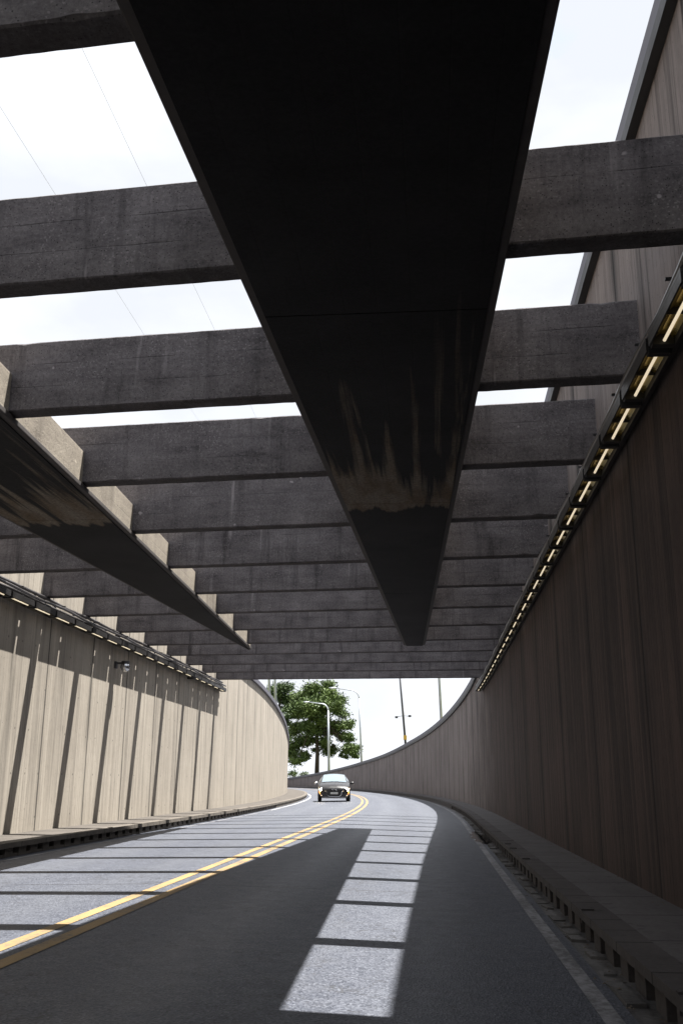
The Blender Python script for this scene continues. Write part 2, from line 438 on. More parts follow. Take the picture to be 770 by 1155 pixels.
r = MB()
offs = [KL - .1, -5.2, -4.3, -3.4, XC, -1.7, -.8, .1, KR - .15]
r.sweep(lambda s: [(o, roadz(o)) for o in offs], -14, 240, 1.5, closed=False, smooth=True)
tag(r.build('road', M['asphalt']), kind='structure')
def marking(name, a, b, s0, s1, mat, dz=.004):
    m = MB()
    m.sweep(lambda s: [(a, roadz(a) + dz), (b, roadz(b) + dz)], s0, s1, 1.5, closed=False)
    return tag(m.build(name, mat), kind='structure')
marking('yellow_centre_line', -2.90, -2.78, -14, 230, M['yellow'])
marking('yellow_centre_line', -2.65, -2.535, -14, 230, M['yellow'])
marking('white_edge_line', .82, .92, -14, 230, M['greywhite'])
marking('white_edge_line', KL + .22, KL + .30, 40, 230, M['white'])
marking('white_edge_line', KL + .22, KL + .30, -14, 40, M['greywhite'])
gt = MB()
rg = random.Random(5)
gt.sweep(lambda s: [(KR - .15, roadz(KR) - .004), (KR + .25, roadz(KR) - .012)], -14, 230, 1.5, closed=False)
x = 0
s = 1.0
while s < 34:                                   # broken stone setts of the gutter
    L = rg.uniform(.07, .42)
    if rg.random() < .72:
        z0 = roadz(KR) + rg.uniform(-.006, .018)
        a0, a1 = KR - rg.uniform(.10, .145), KR - rg.uniform(.005, .05)
        cs = [(a0 + rg.uniform(-.02, .02), s + rg.uniform(0, .04)), (a1, s + rg.uniform(0, .05)), (a1 + rg.uniform(-.02, 0), s + L - rg.uniform(.01, .05)), (a0 + rg.uniform(-.02, .02), s + L - rg.uniform(.01, .05))]
        hi = [P(b_, a, z0 + rg.uniform(-.005, .005)) for a, b_ in cs]; lo = [P(b_, a, z0 - .06) for a, b_ in cs]
        gt.quad(hi, [(b_, a) for a, b_ in cs])
        for q in range(4): gt.quad([lo[q], lo[(q + 1) % 4], hi[(q + 1) % 4], hi[q]], [(cs[q][1], 0)] * 4)
    s += L
tag(gt.build('gutter', M['gutter']), kind='structure')
pd = MB()
for i in range(24):
    s_a, s_b = 19.5 + i * .2, 19.7 + i * .2
    wf = lambda q: .17 * math.sin(math.pi * (q - 19.5) / 4.8) ** .5 * (1 + .25 * math.sin(q * 5.3)) if 19.5 < q < 24.3 else 0
    c0 = KR - .16
    pd.quad([P(s_a, c0 - wf(s_a), roadz(c0) + .009), P(s_a, c0 + wf(s_a), roadz(c0) + .009), P(s_b, c0 + wf(s_b), roadz(c0) + .009), P(s_b, c0 - wf(s_b), roadz(c0) + .009)])
tag(pd.build('puddle', plain('puddle_water', (.02, .02, .022), .04, 0, 0)), kind='structure')
lt = MB()
rl = random.Random(21)
for i in range(420):
    s_a = rl.uniform(2.5, 30) ** 1.0
    if rl.random() < .62: o_, z_ = KR - rl.random() ** 1.5 * .22 - .01, roadz(KR) + .012
    else: o_, z_ = XR - rl.random() ** 2 * .16 - .02, .139
    r0 = rl.uniform(.005, .015)
    c_ = P(s_a, o_, z_); a0 = rl.uniform(0, 6.28); pts = []
    for q in range(5):
        a1 = a0 + q * 1.257; rr = r0 * rl.uniform(.6, 1.3)
        pts.append(c_ + Vector((rr * math.cos(a1), rr * math.sin(a1) * 1.6, rl.uniform(0, .004))))
    ap = c_ + Vector((0, 0, r0 * .7))
    for q in range(5): lt.quad([pts[q], pts[(q + 1) % 5], ap])
tag(lt.build('litter', plain('dry_leaf_litter', (.09, .072, .055), .9, 0, .5, 40)), 'dry leaf bits and grit along the right kerb and wall foot', 'litter', kind='stuff')
def slab(name, prof, mat, s0=-14, s1=230):
    m = MB(); m.sweep(prof, s0, s1, 1.5, closed=True); return tag(m.build(name, mat), kind='structure')
slab('pavement', lambda s: [(KR + .17, -.3), (XR + .01, -.3), (XR + .01, .139), (KR + .17, .134)], M['pavement'])
slab('pavement', lambda s: [(XL - .72, -.3), (KL - .17, -.3), (KL - .17, .134), (XL - .72, .139)], M['pavement_l'])
def kerb(side, mat):
    m = MB()
    F = (lambda a, s_, z: P(s_, KR + a, z)) if side > 0 else (lambda a, s_, z: P(s_, KL - a, z))
    rk = random.Random(side + 4)
    zb = -.2; zc = .080 if side > 0 else .062
    s = -3.0
    seg = 0
    while s < 44:
        L = 1.0
        dz = rk.uniform(-.006, .006); da = rk.uniform(-.006, .006)
        m.box(-.05 + da * .3, .168, s + .001, s + L - .001, zc + dz * .4, .139 + dz * .4, F)       # projecting cap, cast in one metre lengths
        if side > 0:
            for q in (0, .5):
                m.box(.012 + da, .12, s + q, s + q + .29 + rk.uniform(-.04, .04), zb, zc + .002, F)
        else:
            for q in (0, .5):
                m.box(0 + da, .12, s + q, s + q + .30 + rk.uniform(-.02, .02), zb, zc + dz, F)
                m.box(.004, .118, s + q + .27, s + q + .5, zb, -.03, F)
        if rk.random() < .18:                     # lifting bump at a joint
            m.box(-.045, .05, s - .03, s + .03, .05, .152, F)
        s += L; seg += 1
    m.sweep((lambda s: [(KR, zb), (KR + .168, zb), (KR + .168, .139), (KR - .03, .139), (KR - .03, .07), (KR, .07)]) if side > 0 else
            (lambda s: [(KL, zb), (KL, .07), (KL + .03, .07), (KL + .03, .139), (KL - .168, .139), (KL - .168, zb)]), 44.004, 230, 1.5)
    tag(m.build('kerb', mat), kind='structure')
    h = MB()
    a, b_ = (KR + .122, KR + .169) if side > 0 else (KL - .122, KL - .169)
    h.sweep(lambda s: [(a, -.21), (a, .06)], -3, 44, 1.5, closed=False)
    tag(h.build('drain_channel', M['hollow']), kind='structure')
kerb(1, M['kerb']); kerb(-1, M['kerb_l'])

# ------------------------------------------------------------------ retaining walls
w = MB()
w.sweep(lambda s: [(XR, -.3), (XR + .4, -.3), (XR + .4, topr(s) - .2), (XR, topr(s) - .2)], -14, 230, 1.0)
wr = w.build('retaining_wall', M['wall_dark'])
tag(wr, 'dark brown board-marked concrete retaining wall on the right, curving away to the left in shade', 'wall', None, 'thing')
c = MB()
c.sweep(lambda s: [(XR - .07, topr(s) - .198), (XR + .46, topr(s) - .198), (XR + .46, topr(s)), (XR - .07, topr(s))], -14, 230, 1.0)
tag(c.build('coping', M['coping'], wr), 'blue-grey coping along the wall top')
c = MB()
c.sweep(lambda s: [(XR - .085, topr(s) - .33), (XR - .003, topr(s) - .33), (XR - .003, topr(s) - .2), (XR - .085, topr(s) - .2)], -14, 230, 1.0)
tag(c.build('drip_edge', M['coping_rim'], wr), 'black edge under the coping')
w = MB()
wdn = lambda s: XL - interp([(36, 0.), (44, .06), (60, .38), (74, .55), (230, .6)], s)
w.sweep(lambda s: [(wdn(s), -.3), (wdn(s), topl(s)), (wdn(s) - .4, topl(s)), (wdn(s) - .4, -.3)], -14, 230, 1.0)
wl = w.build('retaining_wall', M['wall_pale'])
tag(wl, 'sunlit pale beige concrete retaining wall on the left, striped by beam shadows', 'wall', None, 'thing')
c = MB()
c.sweep(lambda s: [(wdn(s) + .10, topl(s) + .002), (wdn(s) + .10, topl(s) + .20), (wdn(s) - .46, topl(s) + .20), (wdn(s) - .46, topl(s) + .002)], -14, 230, 1.0)
c.build('coping', M['coping'], wl)

# ------------------------------------------------------------------ cross beams
ORD = ['first', 'second', 'third', 'fourth', 'fifth', 'sixth', 'seventh', 'eighth', 'ninth', 'tenth', 'eleventh', 'twelfth', 'thirteenth', 'last']
NOTE = ['cut off at the top left corner', 'under the widest strip of sky',
        'its right end meeting the wall', 'thin strip of pale sky above it', 'nearest one without sky above it',
        'just beyond the fifth', 'faint board lines on its face', 'shallow in view, beyond the seventh', 'short of the black girder tip',
        'at the black girder tip', 'just beyond the black girder tip', 'two beyond the girder tip',
        'one short of the far opening', 'its underside framing the far opening']
SK = [4.3] * 10 + [3.9, 3.3, 2.6, 2.0]
BZ0, BZ1, BT = 4.475, 5.185, .20
def beam(yc, skew, label, jit):
    mid = (XL + XR) / 2
    L = (XR - XL) / 2 + .05
    m = MB()
    yref = yc + math.tan(R_(skew)) * (-.9 - mid) * -1
    sh = 0 if yc < S0 else -(yc - S0) ** 2 / (2 * RAD)
    t = math.tan(R_(skew))
    rj = random.Random(int(yc * 1000))
    n, H, T, c_ = 110, BZ1 - BZ0, BT / 2, .012
    base = [(-T + c_, 0), (T - c_, 0), (T, c_), (T, H - c_), (T - c_, H), (-T + c_, H), (-T, H - c_), (-T, c_)]
    rings, chip = [], [0, 0]
    for i in range(n + 1):
        x = -L + 2 * L * i / n
        for e in (0, 1):
            chip[e] = rj.uniform(.012, .035) if rj.random() < .022 else chip[e] * .35
        ring = []
        for q, (y_, z_) in enumerate(base):
            j = rj.uniform(-.0015, .0015)
            k_ = chip[0] if q in (0, 7) else chip[1] if q in (5, 6) else 0
            y2 = y_ + j + (k_ * .6 if q in (0, 5) else 0)
            z2 = z_ + rj.uniform(-.0015, .0015) + (k_ * .6 if q == 7 else -k_ * .6 if q == 6 else 0)
            ring.append(Vector((x, y2, z2)))
        rings.append(ring)
    for i in range(n):
        for q in range(8):
            q2 = (q + 1) % 8
            m.quad([rings[i][q], rings[i + 1][q], rings[i + 1][q2], rings[i][q2]], None, q % 2 == 0 and False)
    m.quad(rings[0]); m.quad(rings[-1][::-1])
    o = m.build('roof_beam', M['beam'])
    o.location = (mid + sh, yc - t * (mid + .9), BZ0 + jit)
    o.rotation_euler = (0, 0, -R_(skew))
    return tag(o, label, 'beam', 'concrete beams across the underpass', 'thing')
rb = random.Random(3)
for i in range(14):
    yc = 3.67 + 2.326 * i
    lab = ('concrete cross beam, %s from the camera, %s' % (ORD[i], NOTE[i])) if i < 13 else 'last and farthest concrete cross beam, its underside framing the far opening'
    beam(yc, SK[i], lab, rb.uniform(-.008, .008))
for i, k in enumerate(range(1, 8)):  # beams out of view, added only for the light and shade they cast
    beam(3.67 - 2.326 * k, 4.3, 'unseen concrete cross beam added for its shade, %s one behind the camera' % ORD[i], 0)

# ------------------------------------------------------------------ tapered girders
def girder(l0, r0, y0, l1, r1, y1, label, seams, hh):
    sm = soffit_mat('black_sooty_soffit', seams[2] - y0, 3.7 * seams[2])
    root = empty('girder', ((l0 + r0) / 2, y0, 4.39))
    cx = (l0 + r0) / 2
    def hull(m, ya, yb, inset, z0, z1):
        def e(y):
            t = (y - y0) / (y1 - y0)
            return l0 + (l1 - l0) * t + inset, r0 + (r1 - r0) * t - inset
        (la, ra), (lb, rb_) = e(ya), e(yb)
        pts = [(la, ya), (ra, ya), (rb_, yb), (lb, yb)]
        lo = [Vector((x - cx, y - y0, z0)) for x, y in pts]; hi = [Vector((x - cx, y - y0, z1)) for x, y in pts]
        m.quad(lo[::-1]); m.quad(hi)
        for k in range(4):
            k2 = (k + 1) % 4
            m.quad([lo[k], lo[k2], hi[k2], hi[k]])
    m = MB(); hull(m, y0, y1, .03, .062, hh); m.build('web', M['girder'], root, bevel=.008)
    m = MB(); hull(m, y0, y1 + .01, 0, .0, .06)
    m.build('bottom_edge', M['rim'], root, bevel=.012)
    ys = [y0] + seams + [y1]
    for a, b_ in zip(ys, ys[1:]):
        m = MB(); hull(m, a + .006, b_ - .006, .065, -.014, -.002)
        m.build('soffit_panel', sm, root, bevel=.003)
    return tag(root, label, 'girder', 'tapered girders under the beams')
def lin(a, b, s): return a[1] + (b[1] - a[1]) * (s - a[0]) / (b[0] - a[0])
y0 = -9.
girder(lin((3.45, -1.327), (24.85, -.65), y0), lin((3.61, .629), (24.85, -.11), y0), y0, -.65, -.11, 24.85,
       'black tapered central girder running overhead along the road to a blunt tip', [-2.0, 6.5, 11.6, 17.6], .92)  # unseen upper web made taller so its shadow falls farther left
girder(lin((11.9, -5.57), (25.5, -4.78), y0), lin((10.74, -4.05), (25.3, -4.66), y0), y0, -4.78, -4.66, 25.4,
       'dark tapered girder on the left, its sunlit side showing between the beams', [-2.0, 6.5, 12.1, 18.0], .47)
# ------------------------------------------------------------------ light strips
def strip(side, s0, s1, label):
    wx = XR if side > 0 else XL
    sg = -1 if side > 0 else 1
    F = lambda p, s_, z: P(s_, wx + sg * p, z + .05)
    base = F(0.15, s0, 4.04)
    root = empty('light_strip', base)
    T = lambda p, s_, z: F(p, s_, z) - base
    m = MB()
    for p, z, rr in ((.10, 4.25, .03), (.20, 4.27, .026), (.07, 4.38, .034)):
        n = int((s1 - s0) / .6)
        m.tube([T(p + .012 * math.sin(i * 1.7 + z * 9), s0 + (s1 - s0) * i / n, z + .012 * math.sin(i * 1.1 + p * 30)) for i in range(n + 1)], rr, 7)
    m.build('conduit', M['pipe'], root)
    m = MB()
    for s_a in [s0 + 1.04 * k for k in range(int((s1 - s0) / 1.04) + 1)]:
        pass
    m.box(.04, .075, s0, s1, 4.06, 4.22, lambda a, b_, c: T(a, b_, c)) if s1 < S0 else [m.box(.04, .075, a, a + 1.04, 4.06, 4.22, lambda q, b_, c: T(q, b_, c)) for a in [s0 + 1.04 * k for k in range(int((s1 - s0) / 1.04))]]
    m.build('mounting_rail', M['housing'], root)
    proto = None
    for k in range(int((s1 - s0) / 1.04)):
        a = s0 + 1.04 * k; L = .96
        yaw = 0 if a < S0 else (a - S0) / RAD
        if proto is None:
            # open trough: back, two sides, two ends; local axes p (out from wall), s, z
            G = lambda p, s_, z: Vector((sg * (p - .15), s_, z - 4.04))
            h = MB()
            h.box(.08, .26, 0, L, 4.13, 4.162, G)
            h.box(.08, .092, 0, L, 4.04, 4.128, G); h.box(.248, .26, 0, L, 4.06, 4.128, G)
            h.box(.094, .246, 0, .07, 4.045, 4.128, G); h.box(.094, .246, L - .07, L, 4.045, 4.128, G)
            h.box(.094, .246, L * .5 - .006, L * .5 + .006, 4.075, 4.128, G)
            o = h.build('luminaire', M['housing'], root)
            f = MB()
            f.quad([G(.094, .057, 4.09), G(.094, L - .057, 4.09), G(.15, L - .057, 4.126), G(.15, .057, 4.126)])
            f.quad([G(.15, .057, 4.126), G(.15, L - .057, 4.126), G(.19, L - .057, 4.126), G(.19, .057, 4.126)])
            f.quad([G(.19, .057, 4.126), G(.19, L - .057, 4.126), G(.246, L - .057, 4.09), G(.246, .057, 4.09)])
            rf = f.build('reflector', M['amber'], o)
            t = MB(); t.tube([G(.165, .075, 4.072), G(.165, L - .075, 4.072)], .012, 8); tb = t.build('tube', M['tube'], o)
            q = MB()
            q.box(.0, .24, L * .5 - .02, L * .5 + .02, 4.165, 4.185, G); q.box(.0, .03, L * .5 - .02, L * .5 + .02, 4.187, 4.43, G)
            q.box(.032, .23, L * .5 - .015, L * .5 + .015, 4.33, 4.345, G)
            br = q.build('bracket', M['darksteel'], o)
            proto = (o, rf, tb, br)
        else:
            o = proto[0].copy(); COL.objects.link(o); o.parent = root
            for ch in proto[1:]:
                cc = ch.copy(); COL.objects.link(cc); cc.parent = o
        o.location = F(.15, a, 4.04) - base
        o.rotation_euler = (0, 0, yaw)
    return tag(root, label, 'light strip', 'luminaire strips along the walls')
strip(1, .5, 34.92, 'black strip of amber luminaires fixed along the dark right wall under the beams')
strip(-1, .5, 34.92, 'black strip of luminaires and conduits along the top of the sunlit left wall')

# small things on the left wall
def wallpt(px, py):      # pixel of the photograph on the inner face of the left wall (straight part)
    v = ray(px, py, 1.); t_ = XL / v.x; return v.y * t_, CAMZ + (v.z - CAMZ) * t_
s, z = wallpt(130, 750)
t = empty('security_camera', P(s, XL, z))
m = MB(); m.box(0, .05, -.07, .07, -.08, .08); m.box(.052, .24, -.03, .03, .02, .06); m.build('bracket', M['darksteel'], t, bevel=.006)
m = MB(); m.tube([(.25, 0, .085), (.25, 0, -.02)], .095, 14); m.build('housing', M['housing'], t)
m = MB(); m.ball((.25, 0, -.05), .115, 14, 10); m.build('dome', plain('chrome_dome', (.55, .56, .58), .12, .9, 0), t)
tag(t, 'small dome security camera on a bracket on the left wall', 'camera')
s, z = wallpt(213, 767)
t = empty('loudspeaker', P(s, XL, z + .1))
m = MB(); m.box(0, .2, -.16, .16, -.09, .07); m.build('case', M['housing'], t, bevel=.02)
m = MB(); m.box(.202, .212, -.13, .13, -.07, .05); m.build('grille', M['darksteel'], t)
m = MB(); m.box(.02, .06, -.02, .02, .072, .16); m.build('bracket', M['darksteel'], t)
tag(t, 'small black box hung under the far part of the left light strip', 'speaker')

# ------------------------------------------------------------------ street lamps
def lamp(d, px, pbase, head_z, arm, label, lean=0., mat='galv', r=.085, side=-1, zb=None, px_top=None):
    b = ray(px, pbase, d)
    zbase = b.z - 1.2
    root = empty('street_lamp', (b.x, b.y, zbase))
    H = (ray(px, head_z, d).z if head_z > 100 else head_z) - zbase
    m = MB()
    m.tube([(0, 0, 0), (lean * H * .5, 0, H * .5), (lean * (H - 1.4), 0, H - 1.4)], r * 1.25, 8, r * .8)
    m.box(-.16, .16, -.16, .16, 0, .06); m.build('pole', M[mat], root)
    x0 = lean * (H - 1.4)
    m = MB()
    pts = []
    for i in range(9):
        a = i / 8 * math.pi / 2 * 1.05
        pts.append((x0 + side * (1.1 - 1.1 * math.cos(a)), 0, H - 1.4 + 1.05 * math.sin(a)))
    pts.append((x0 + side * arm, 0, H - .12))
    m.tube(pts, r * .75, 8, r * .55); m.build('arm', M[mat], root)
    m = MB(); q = x0 + side * arm
    ring = [(0, .05, .06), (.15, .12, .09), (.5, .15, .10), (.78, .10, .06), (.85, .03, .02)]
    prev = None
    for (l, hw, hh) in ring:
        cur = [Vector((q + side * l, hw * math.cos(t), H - .10 + hh * math.sin(t) + .03 * l)) for t in [2 * math.pi * k / 10 for k in range(10)]]
        if prev:
            for k in range(10): m.quad([prev[k], cur[k], cur[(k + 1) % 10], prev[(k + 1) % 10]], None, True)
        prev = cur
    hd = m.build('lamp_head', M[mat], root)
    m = MB(); m.ball((q + side * .42, 0, H - .17), .12, 10, 6, (2., .9, .6)); m.build('lens', M['glass_pale'], hd)
    return tag(root, label, 'street lamp', 'street lamps behind the walls')
GR = .037
lamp(146, 371, 868, 791, 2.9, 'curved-arm street lamp standing in front of the big pine, behind the right wall', -.02, r=.15)
lamp(121, 408, 858, 775, 2.9, 'curved-arm street lamp just right of the big pine, behind the curved wall', -.04, mat='galv', r=.10)
lamp(90, 458, 836, CAMZ + 12, 2.6, 'dark lamp post beside the small twin-headed mast, its top hidden by the last beam', -.075, 'darksteel', r=.085)
lamp(66, 498, 812, CAMZ + 12, 2.6, 'grey lamp post alone above the curved right wall, top hidden by the last beam', -.03, r=.08)
lamp(72, 312, 800, CAMZ + 12, 1.8, 'pale lamp post over the left wall, right one of a close pair', -.05, side=1, r=.085)
lamp(69, 305, 790, CAMZ + 12, 1.8, 'pale lamp post over the left wall, left one of a close pair', -.05, side=1, r=.085)
lamp(220, 332, 880, 855, .8, 'tiny distant lamp post left of the pine trunk', 0, r=.1, side=1)
# mast with two floodlights and a yellow box
d = 90
b = ray(457, 836, d)
t = empty('mast', (b.x, b.y, b.z - 1))
h = ray(455, 798, d).z - b.z + 1
sc = d / 1100.
m = MB(); m.tube([(0, 0, 0), (-.14, 0, h)], .085, 8, .04); m.tube([(-.14 - .62, 0, h - .82), (-.1, 0, h - .72), (.32, 0, h - .78)], .025, 6); m.build('pole', M['darksteel'], t)
for dx, dz in ((-.78, -.86), (.42, -.76)):
    m = MB(); m.box(dx - .13, dx + .13, -.12, .12, h + dz - .09, h + dz + .09); m.build('floodlight', M['darksteel'], t, bevel=.03)
m = MB(); m.box(-.17, .13, -.22, -.09, 1.12, 1.5); m.build('box', M['yellowbox'], t, bevel=.02)
tag(t, 'short mast with two small floodlights and a yellow box above the curved wall', 'mast')

# ------------------------------------------------------------------ trees
def foliage(clumps, size, dens, mat, name, parent, base, rnd):
    m = MB()
    for (c, rx, ry, rz) in clumps:
        n = int(dens * (rx * ry * rz) ** (2 / 3.))
        for _ in range(n):
            q = Vector((rnd.gauss(0, .55), rnd.gauss(0, .55), rnd.gauss(0, .5)))
            p = Vector(c) + Vector((q.x * rx, q.y * ry, q.z * rz)) - base
            a = Vector((rnd.gauss(0, 1), rnd.gauss(0, 1), rnd.gauss(0, .7))).normalized()
            b = a.cross(Vector((rnd.gauss(0, 1), rnd.gauss(0, 1), rnd.gauss(0, 1)))).normalized()
            l = size * rnd.uniform(.6, 1.5); w_ = size * rnd.uniform(.25, .55)
            m.quad([p - a * l - b * w_ * .4, p - b * w_, p + a * l, p + b * w_])
    return m.build(name, mat, parent, weld=False)
def tree(px, py_base, d, blobs, label, cat, mat, size, dens, seed, trunk_r, trunk_px_top):
    rnd = random.Random(seed)
    base = ray(px, py_base, d); k = d / 1100.
    root = empty('pine_tree', base)
    m = MB()
    top = ray(trunk_px_top[0], trunk_px_top[1], d) - base
    path = [Vector((0, 0, -1.5)), Vector((.1, 0, top.z * .25)), Vector((top.x * .4 - .1, .1, top.z * .6)), top]
    m.tube(path, trunk_r, 9, trunk_r * .3)
    cl = []
    for (bx, by, r_) in blobs:
        c = ray(bx, by, d + rnd.uniform(-1, 1) * 22 * k)
        nsub = max(3, int(r_ / 2.8))
        for _ in range(nsub):
            o = Vector((rnd.gauss(0, .42), rnd.gauss(0, .5), rnd.gauss(0, .33))) * r_ * k
            rr = r_ * k * rnd.uniform(.45, .8)
            cl.append((c + o, rr, rr * 1.1, rr * rnd.uniform(.5, .75)))
        f = rnd.uniform(.35, .95)
        st = path[1].lerp(top, f * .9)
        e = c - base
        m.tube([st, st.lerp(e, .5) + Vector((0, 0, .3)), e], trunk_r * .32, 6, .04)
    m.build('trunk', M['bark'], root)
    foliage(cl, size, dens, mat, 'crown', root, base, rnd)
    return tag(root, label, cat)
blobs = [(352, 778, 12), (366, 776, 10), (340, 786, 13), (358, 790, 15), (374, 790, 13), (382, 800, 10), (345, 803, 13), (362, 806, 13),
         (376, 815, 12), (388, 816, 8), (334, 815, 12), (348, 822, 11), (366, 824, 10), (384, 834, 10), (392, 845, 9), (400, 848, 6),
         (376, 846, 9), (340, 836, 11), (330, 845, 10), (345, 850, 9), (336, 858, 7), (362, 842, 8), (330, 800, 9), (388, 852, 6), (350, 836, 9), (370, 836, 9), (394, 832, 7), (356, 800, 14), (398, 842, 6)]
tree(357, 874, 200, blobs, 'big dark pine with an open spreading crown beyond the curved wall', 'tree', M['leaf'], .27, 430, 4, .52, (358, 782))
blobs2 = [(318, 778, 12), (306, 784, 12), (322, 792, 12), (312, 800, 13), (300, 800, 12), (324, 808, 10), (316, 816, 12), (322, 830, 9), (310, 832, 12), (322, 846, 7)]
tree(315, 878, 225, blobs2, 'second pine partly hidden behind the end of the left wall', 'tree', M['leaf2'], .30, 340, 9, .55, (315, 785))
def shrub(px, py, d, r_, label, seed):
    rnd = random.Random(seed)
    c = ray(px, py, d); base = Vector((c.x, c.y, c.z - r_))
    root = empty('shrub', base)
    m = MB()
    for q in range(5):
        m.tube([(0, 0, -.6), (rnd.uniform(-.5, .5) * r_, rnd.uniform(-.4, .4) * r_, r_ * 1.1)], .06, 5, .02)
    m.build('stem', M['bark'], root)
    foliage([(c + Vector((rnd.gauss(0, .5), rnd.gauss(0, .4), rnd.gauss(0, .25))) * r_, r_ * .5, r_ * .5, r_ * .42) for _ in range(7)], .2, 130, M['leaf3'], 'foliage', root, base, rnd)
    return tag(root, label, 'shrub', 'shrubs beyond the wall')
shrub(329, 873, 205, 1.4, 'small green shrub left of the pine trunk, at the end of the left wall', 1)
shrub(342, 872, 230, 1.1, 'low distant shrub just left of the pine trunk', 2)

# overhead cables
for xx, zz, lab in ((-7.8, 13.1, 'thin overhead cable, left one of two in the white sky'), (-5.75, 13.1, 'thin overhead cable, right one of two in the white sky')):
    m = MB(); m.tube([Vector((xx - .0015 * (i * 8 - 12) , i * 8. - 12, zz + .0006 * (i * 8 - 60) ** 2 * .2)) for i in range(12)], .0032, 5)
    tag(m.build('overhead_cable', M['wire']), lab, 'cable')

# ------------------------------------------------------------------ car
def car():
    paint = plain('dark_bronze_car_paint', (.010, .0085, .009), .3, 0., .1, 3)
    paint.node_tree.nodes['Principled BSDF'].inputs['Coat Weight'].default_value = .35
    glass = NT('windscreen_glass'); glass.fin((.16, .20, .23), .06, .0, .9); glass = glass.m
    blk = plain('black_car_plastic', (.012, .012, .013), .45, 0, .2)
    chrome = plain('car_chrome', (.7, .7, .72), .15, 1, 0)
    rub = plain('tyre_rubber', (.015, .015, .015), .8, 0, .2)
    alloy = plain('alloy_rim', (.4, .4, .42), .3, .8, .1)
    lampm = plain('lit_headlight', (.9, .85, .75), .2, 0, 0, emit=(1., .86, .62), estr=16)
    lampw = plain('headlight_glass', (.8, .8, .8), .12, 0, 0, emit=(1., .72, .42), estr=.6)
    amberl = plain('amber_glow', (.8, .35, .08), .3, 0, 0, emit=(1., .30, .05), estr=2.2)
    platem = plain('number_plate', (.45, .45, .44), .5, 0, .3, 30)
    darkint = plain('car_interior', (.02, .02, .022), .8, 0, .2)
    s_, off = 56.5, -4.42
    loc = P(s_, off, roadz(off))
    root = empty('car', loc, (s_ - S0) / RAD + math.pi + .03)      # local +y is the nose, turned to the camera
    # half sections: y, then (x, z) from keel to centre top
    def sec(y, zb, w0, w1, zs, wb, zbelt, wr, zr, crown):
        return y, [(0, zb), (w0 * .8, zb), (w0, zb + .06), (w1, zs * .55 + zb * .45), (w1 * .995, zs), (wb, zbelt), ((wb + wr) / 2 + .03, (zbelt + zr) / 2), (wr, zr), (wr * .55, zr + crown * .75), (0, zr + crown)]
    secs = [
        sec(1.985, .30, .48, .60, .48, .56, .60, .48, .64, .015),
        sec(1.93, .22, .62, .72, .52, .68, .68, .56, .72, .03),
        sec(1.80, .19, .70, .80, .56, .77, .74, .62, .80, .04),
        sec(1.55, .18, .75, .85, .60, .82, .80, .66, .88, .045),
        sec(1.25, .18, .77, .868, .66, .85, .86, .68, .94, .045),
        sec(.98, .18, .77, .87, .70, .86, .90, .69, .985, .04),
        sec(.70, .18, .77, .87, .72, .86, .93, .67, 1.12, .045),
        sec(.35, .18, .77, .87, .74, .86, .94, .62, 1.29, .05),
        sec(0., .18, .77, .87, .75, .86, .95, .585, 1.40, .055),
        sec(-.5, .18, .77, .87, .76, .86, .96, .58, 1.425, .06),
        sec(-1.1, .18, .77, .87, .78, .86, .98, .57, 1.39, .055),
        sec(-1.6, .20, .76, .86, .80, .84, 1.0, .55, 1.30, .05),
        sec(-1.85, .24, .72, .82, .80, .79, .98, .55, 1.10, .04),
        sec(-1.96, .32, .64, .74, .74, .70, .86, .52, .92, .02)]
    full = []
    for y, h in secs:
        full.append([Vector((x_, y, z_)) for x_, z_ in h] + [Vector((-x_, y, z_)) for x_, z_ in h[-2:0:-1]])
    m = MB()
    n = len(full[0])
    for a, b_ in zip(full, full[1:]):
        for k in range(n):
            k2 = (k + 1) % n
            m.quad([a[k], b_[k], b_[k2], a[k2]], None, True)
    m.quad(full[0][::-1]); m.quad(full[-1])
    m.build('body', paint, root)
    # windscreen and side windows, lying just proud of the cabin
    def surf(y, t):     # point on the cabin at station y; t -1..1 across
        for (ya, a), (yb, b_) in zip(secs, secs[1:]):
            if yb <= y <= ya:
                f = (y - ya) / (yb - ya)
                wr = a[7][0] + (b_[7][0] - a[7][0]) * f; zr = a[7][1] + (b_[7][1] - a[7][1]) * f
                cr = a[9][1] + (b_[9][1] - a[9][1]) * f - zr
                return Vector((wr * t * .97, y + .008, zr + cr * (1 - t * t) + .012))
    m = MB()
    ysw = [.93, .7, .45, .2, .04]
    for i in range(4):
        for j in range(8):
            t0, t1 = -1 + j / 4, -1 + (j + 1) / 4
            m.quad([surf(ysw[i], t0), surf(ysw[i], t1), surf(ysw[i + 1], t1), surf(ysw[i + 1], t0)], None, True)
    m.build('windscreen', glass, root)
    for sgn in (-1, 1):
        m = MB()
        def sd(y, t):
            for (ya, a), (yb, b_) in zip(secs, secs[1:]):
                if yb <= y <= ya:
                    f = (y - ya) / (yb - ya)
                    q = [Vector((a[k][0] + (b_[k][0] - a[k][0]) * f, y, a[k][1] + (b_[k][1] - a[k][1]) * f)) for k in (5, 6, 7)]
                    v = q[0].lerp(q[1], t * 2) if t < .5 else q[1].lerp(q[2], t * 2 - 1)
                    return Vector((sgn * (v.x + .008), v.y, v.z))
        yy = [.62, .35, 0, -.5, -1.1, -1.45]
        for a, b_ in zip(yy, yy[1:]):
            for t0, t1 in ((.1, .5), (.5, .86)):
                m.quad([sd(a, t0), sd(b_, t0), sd(b_, t1), sd(a, t1)], None, True)
        m.build('side_window', glass, root)
        # mirror
        m = MB(); m.ball((sgn * .99, .62, .97), .1, 10, 8, (1.05, .6, .75)); m.box(min(sgn * .84, sgn * .93), max(sgn * .84, sgn * .93), .59, .65, .92, .95)
        m.build('mirror', chrome if sgn > 0 else paint, root)
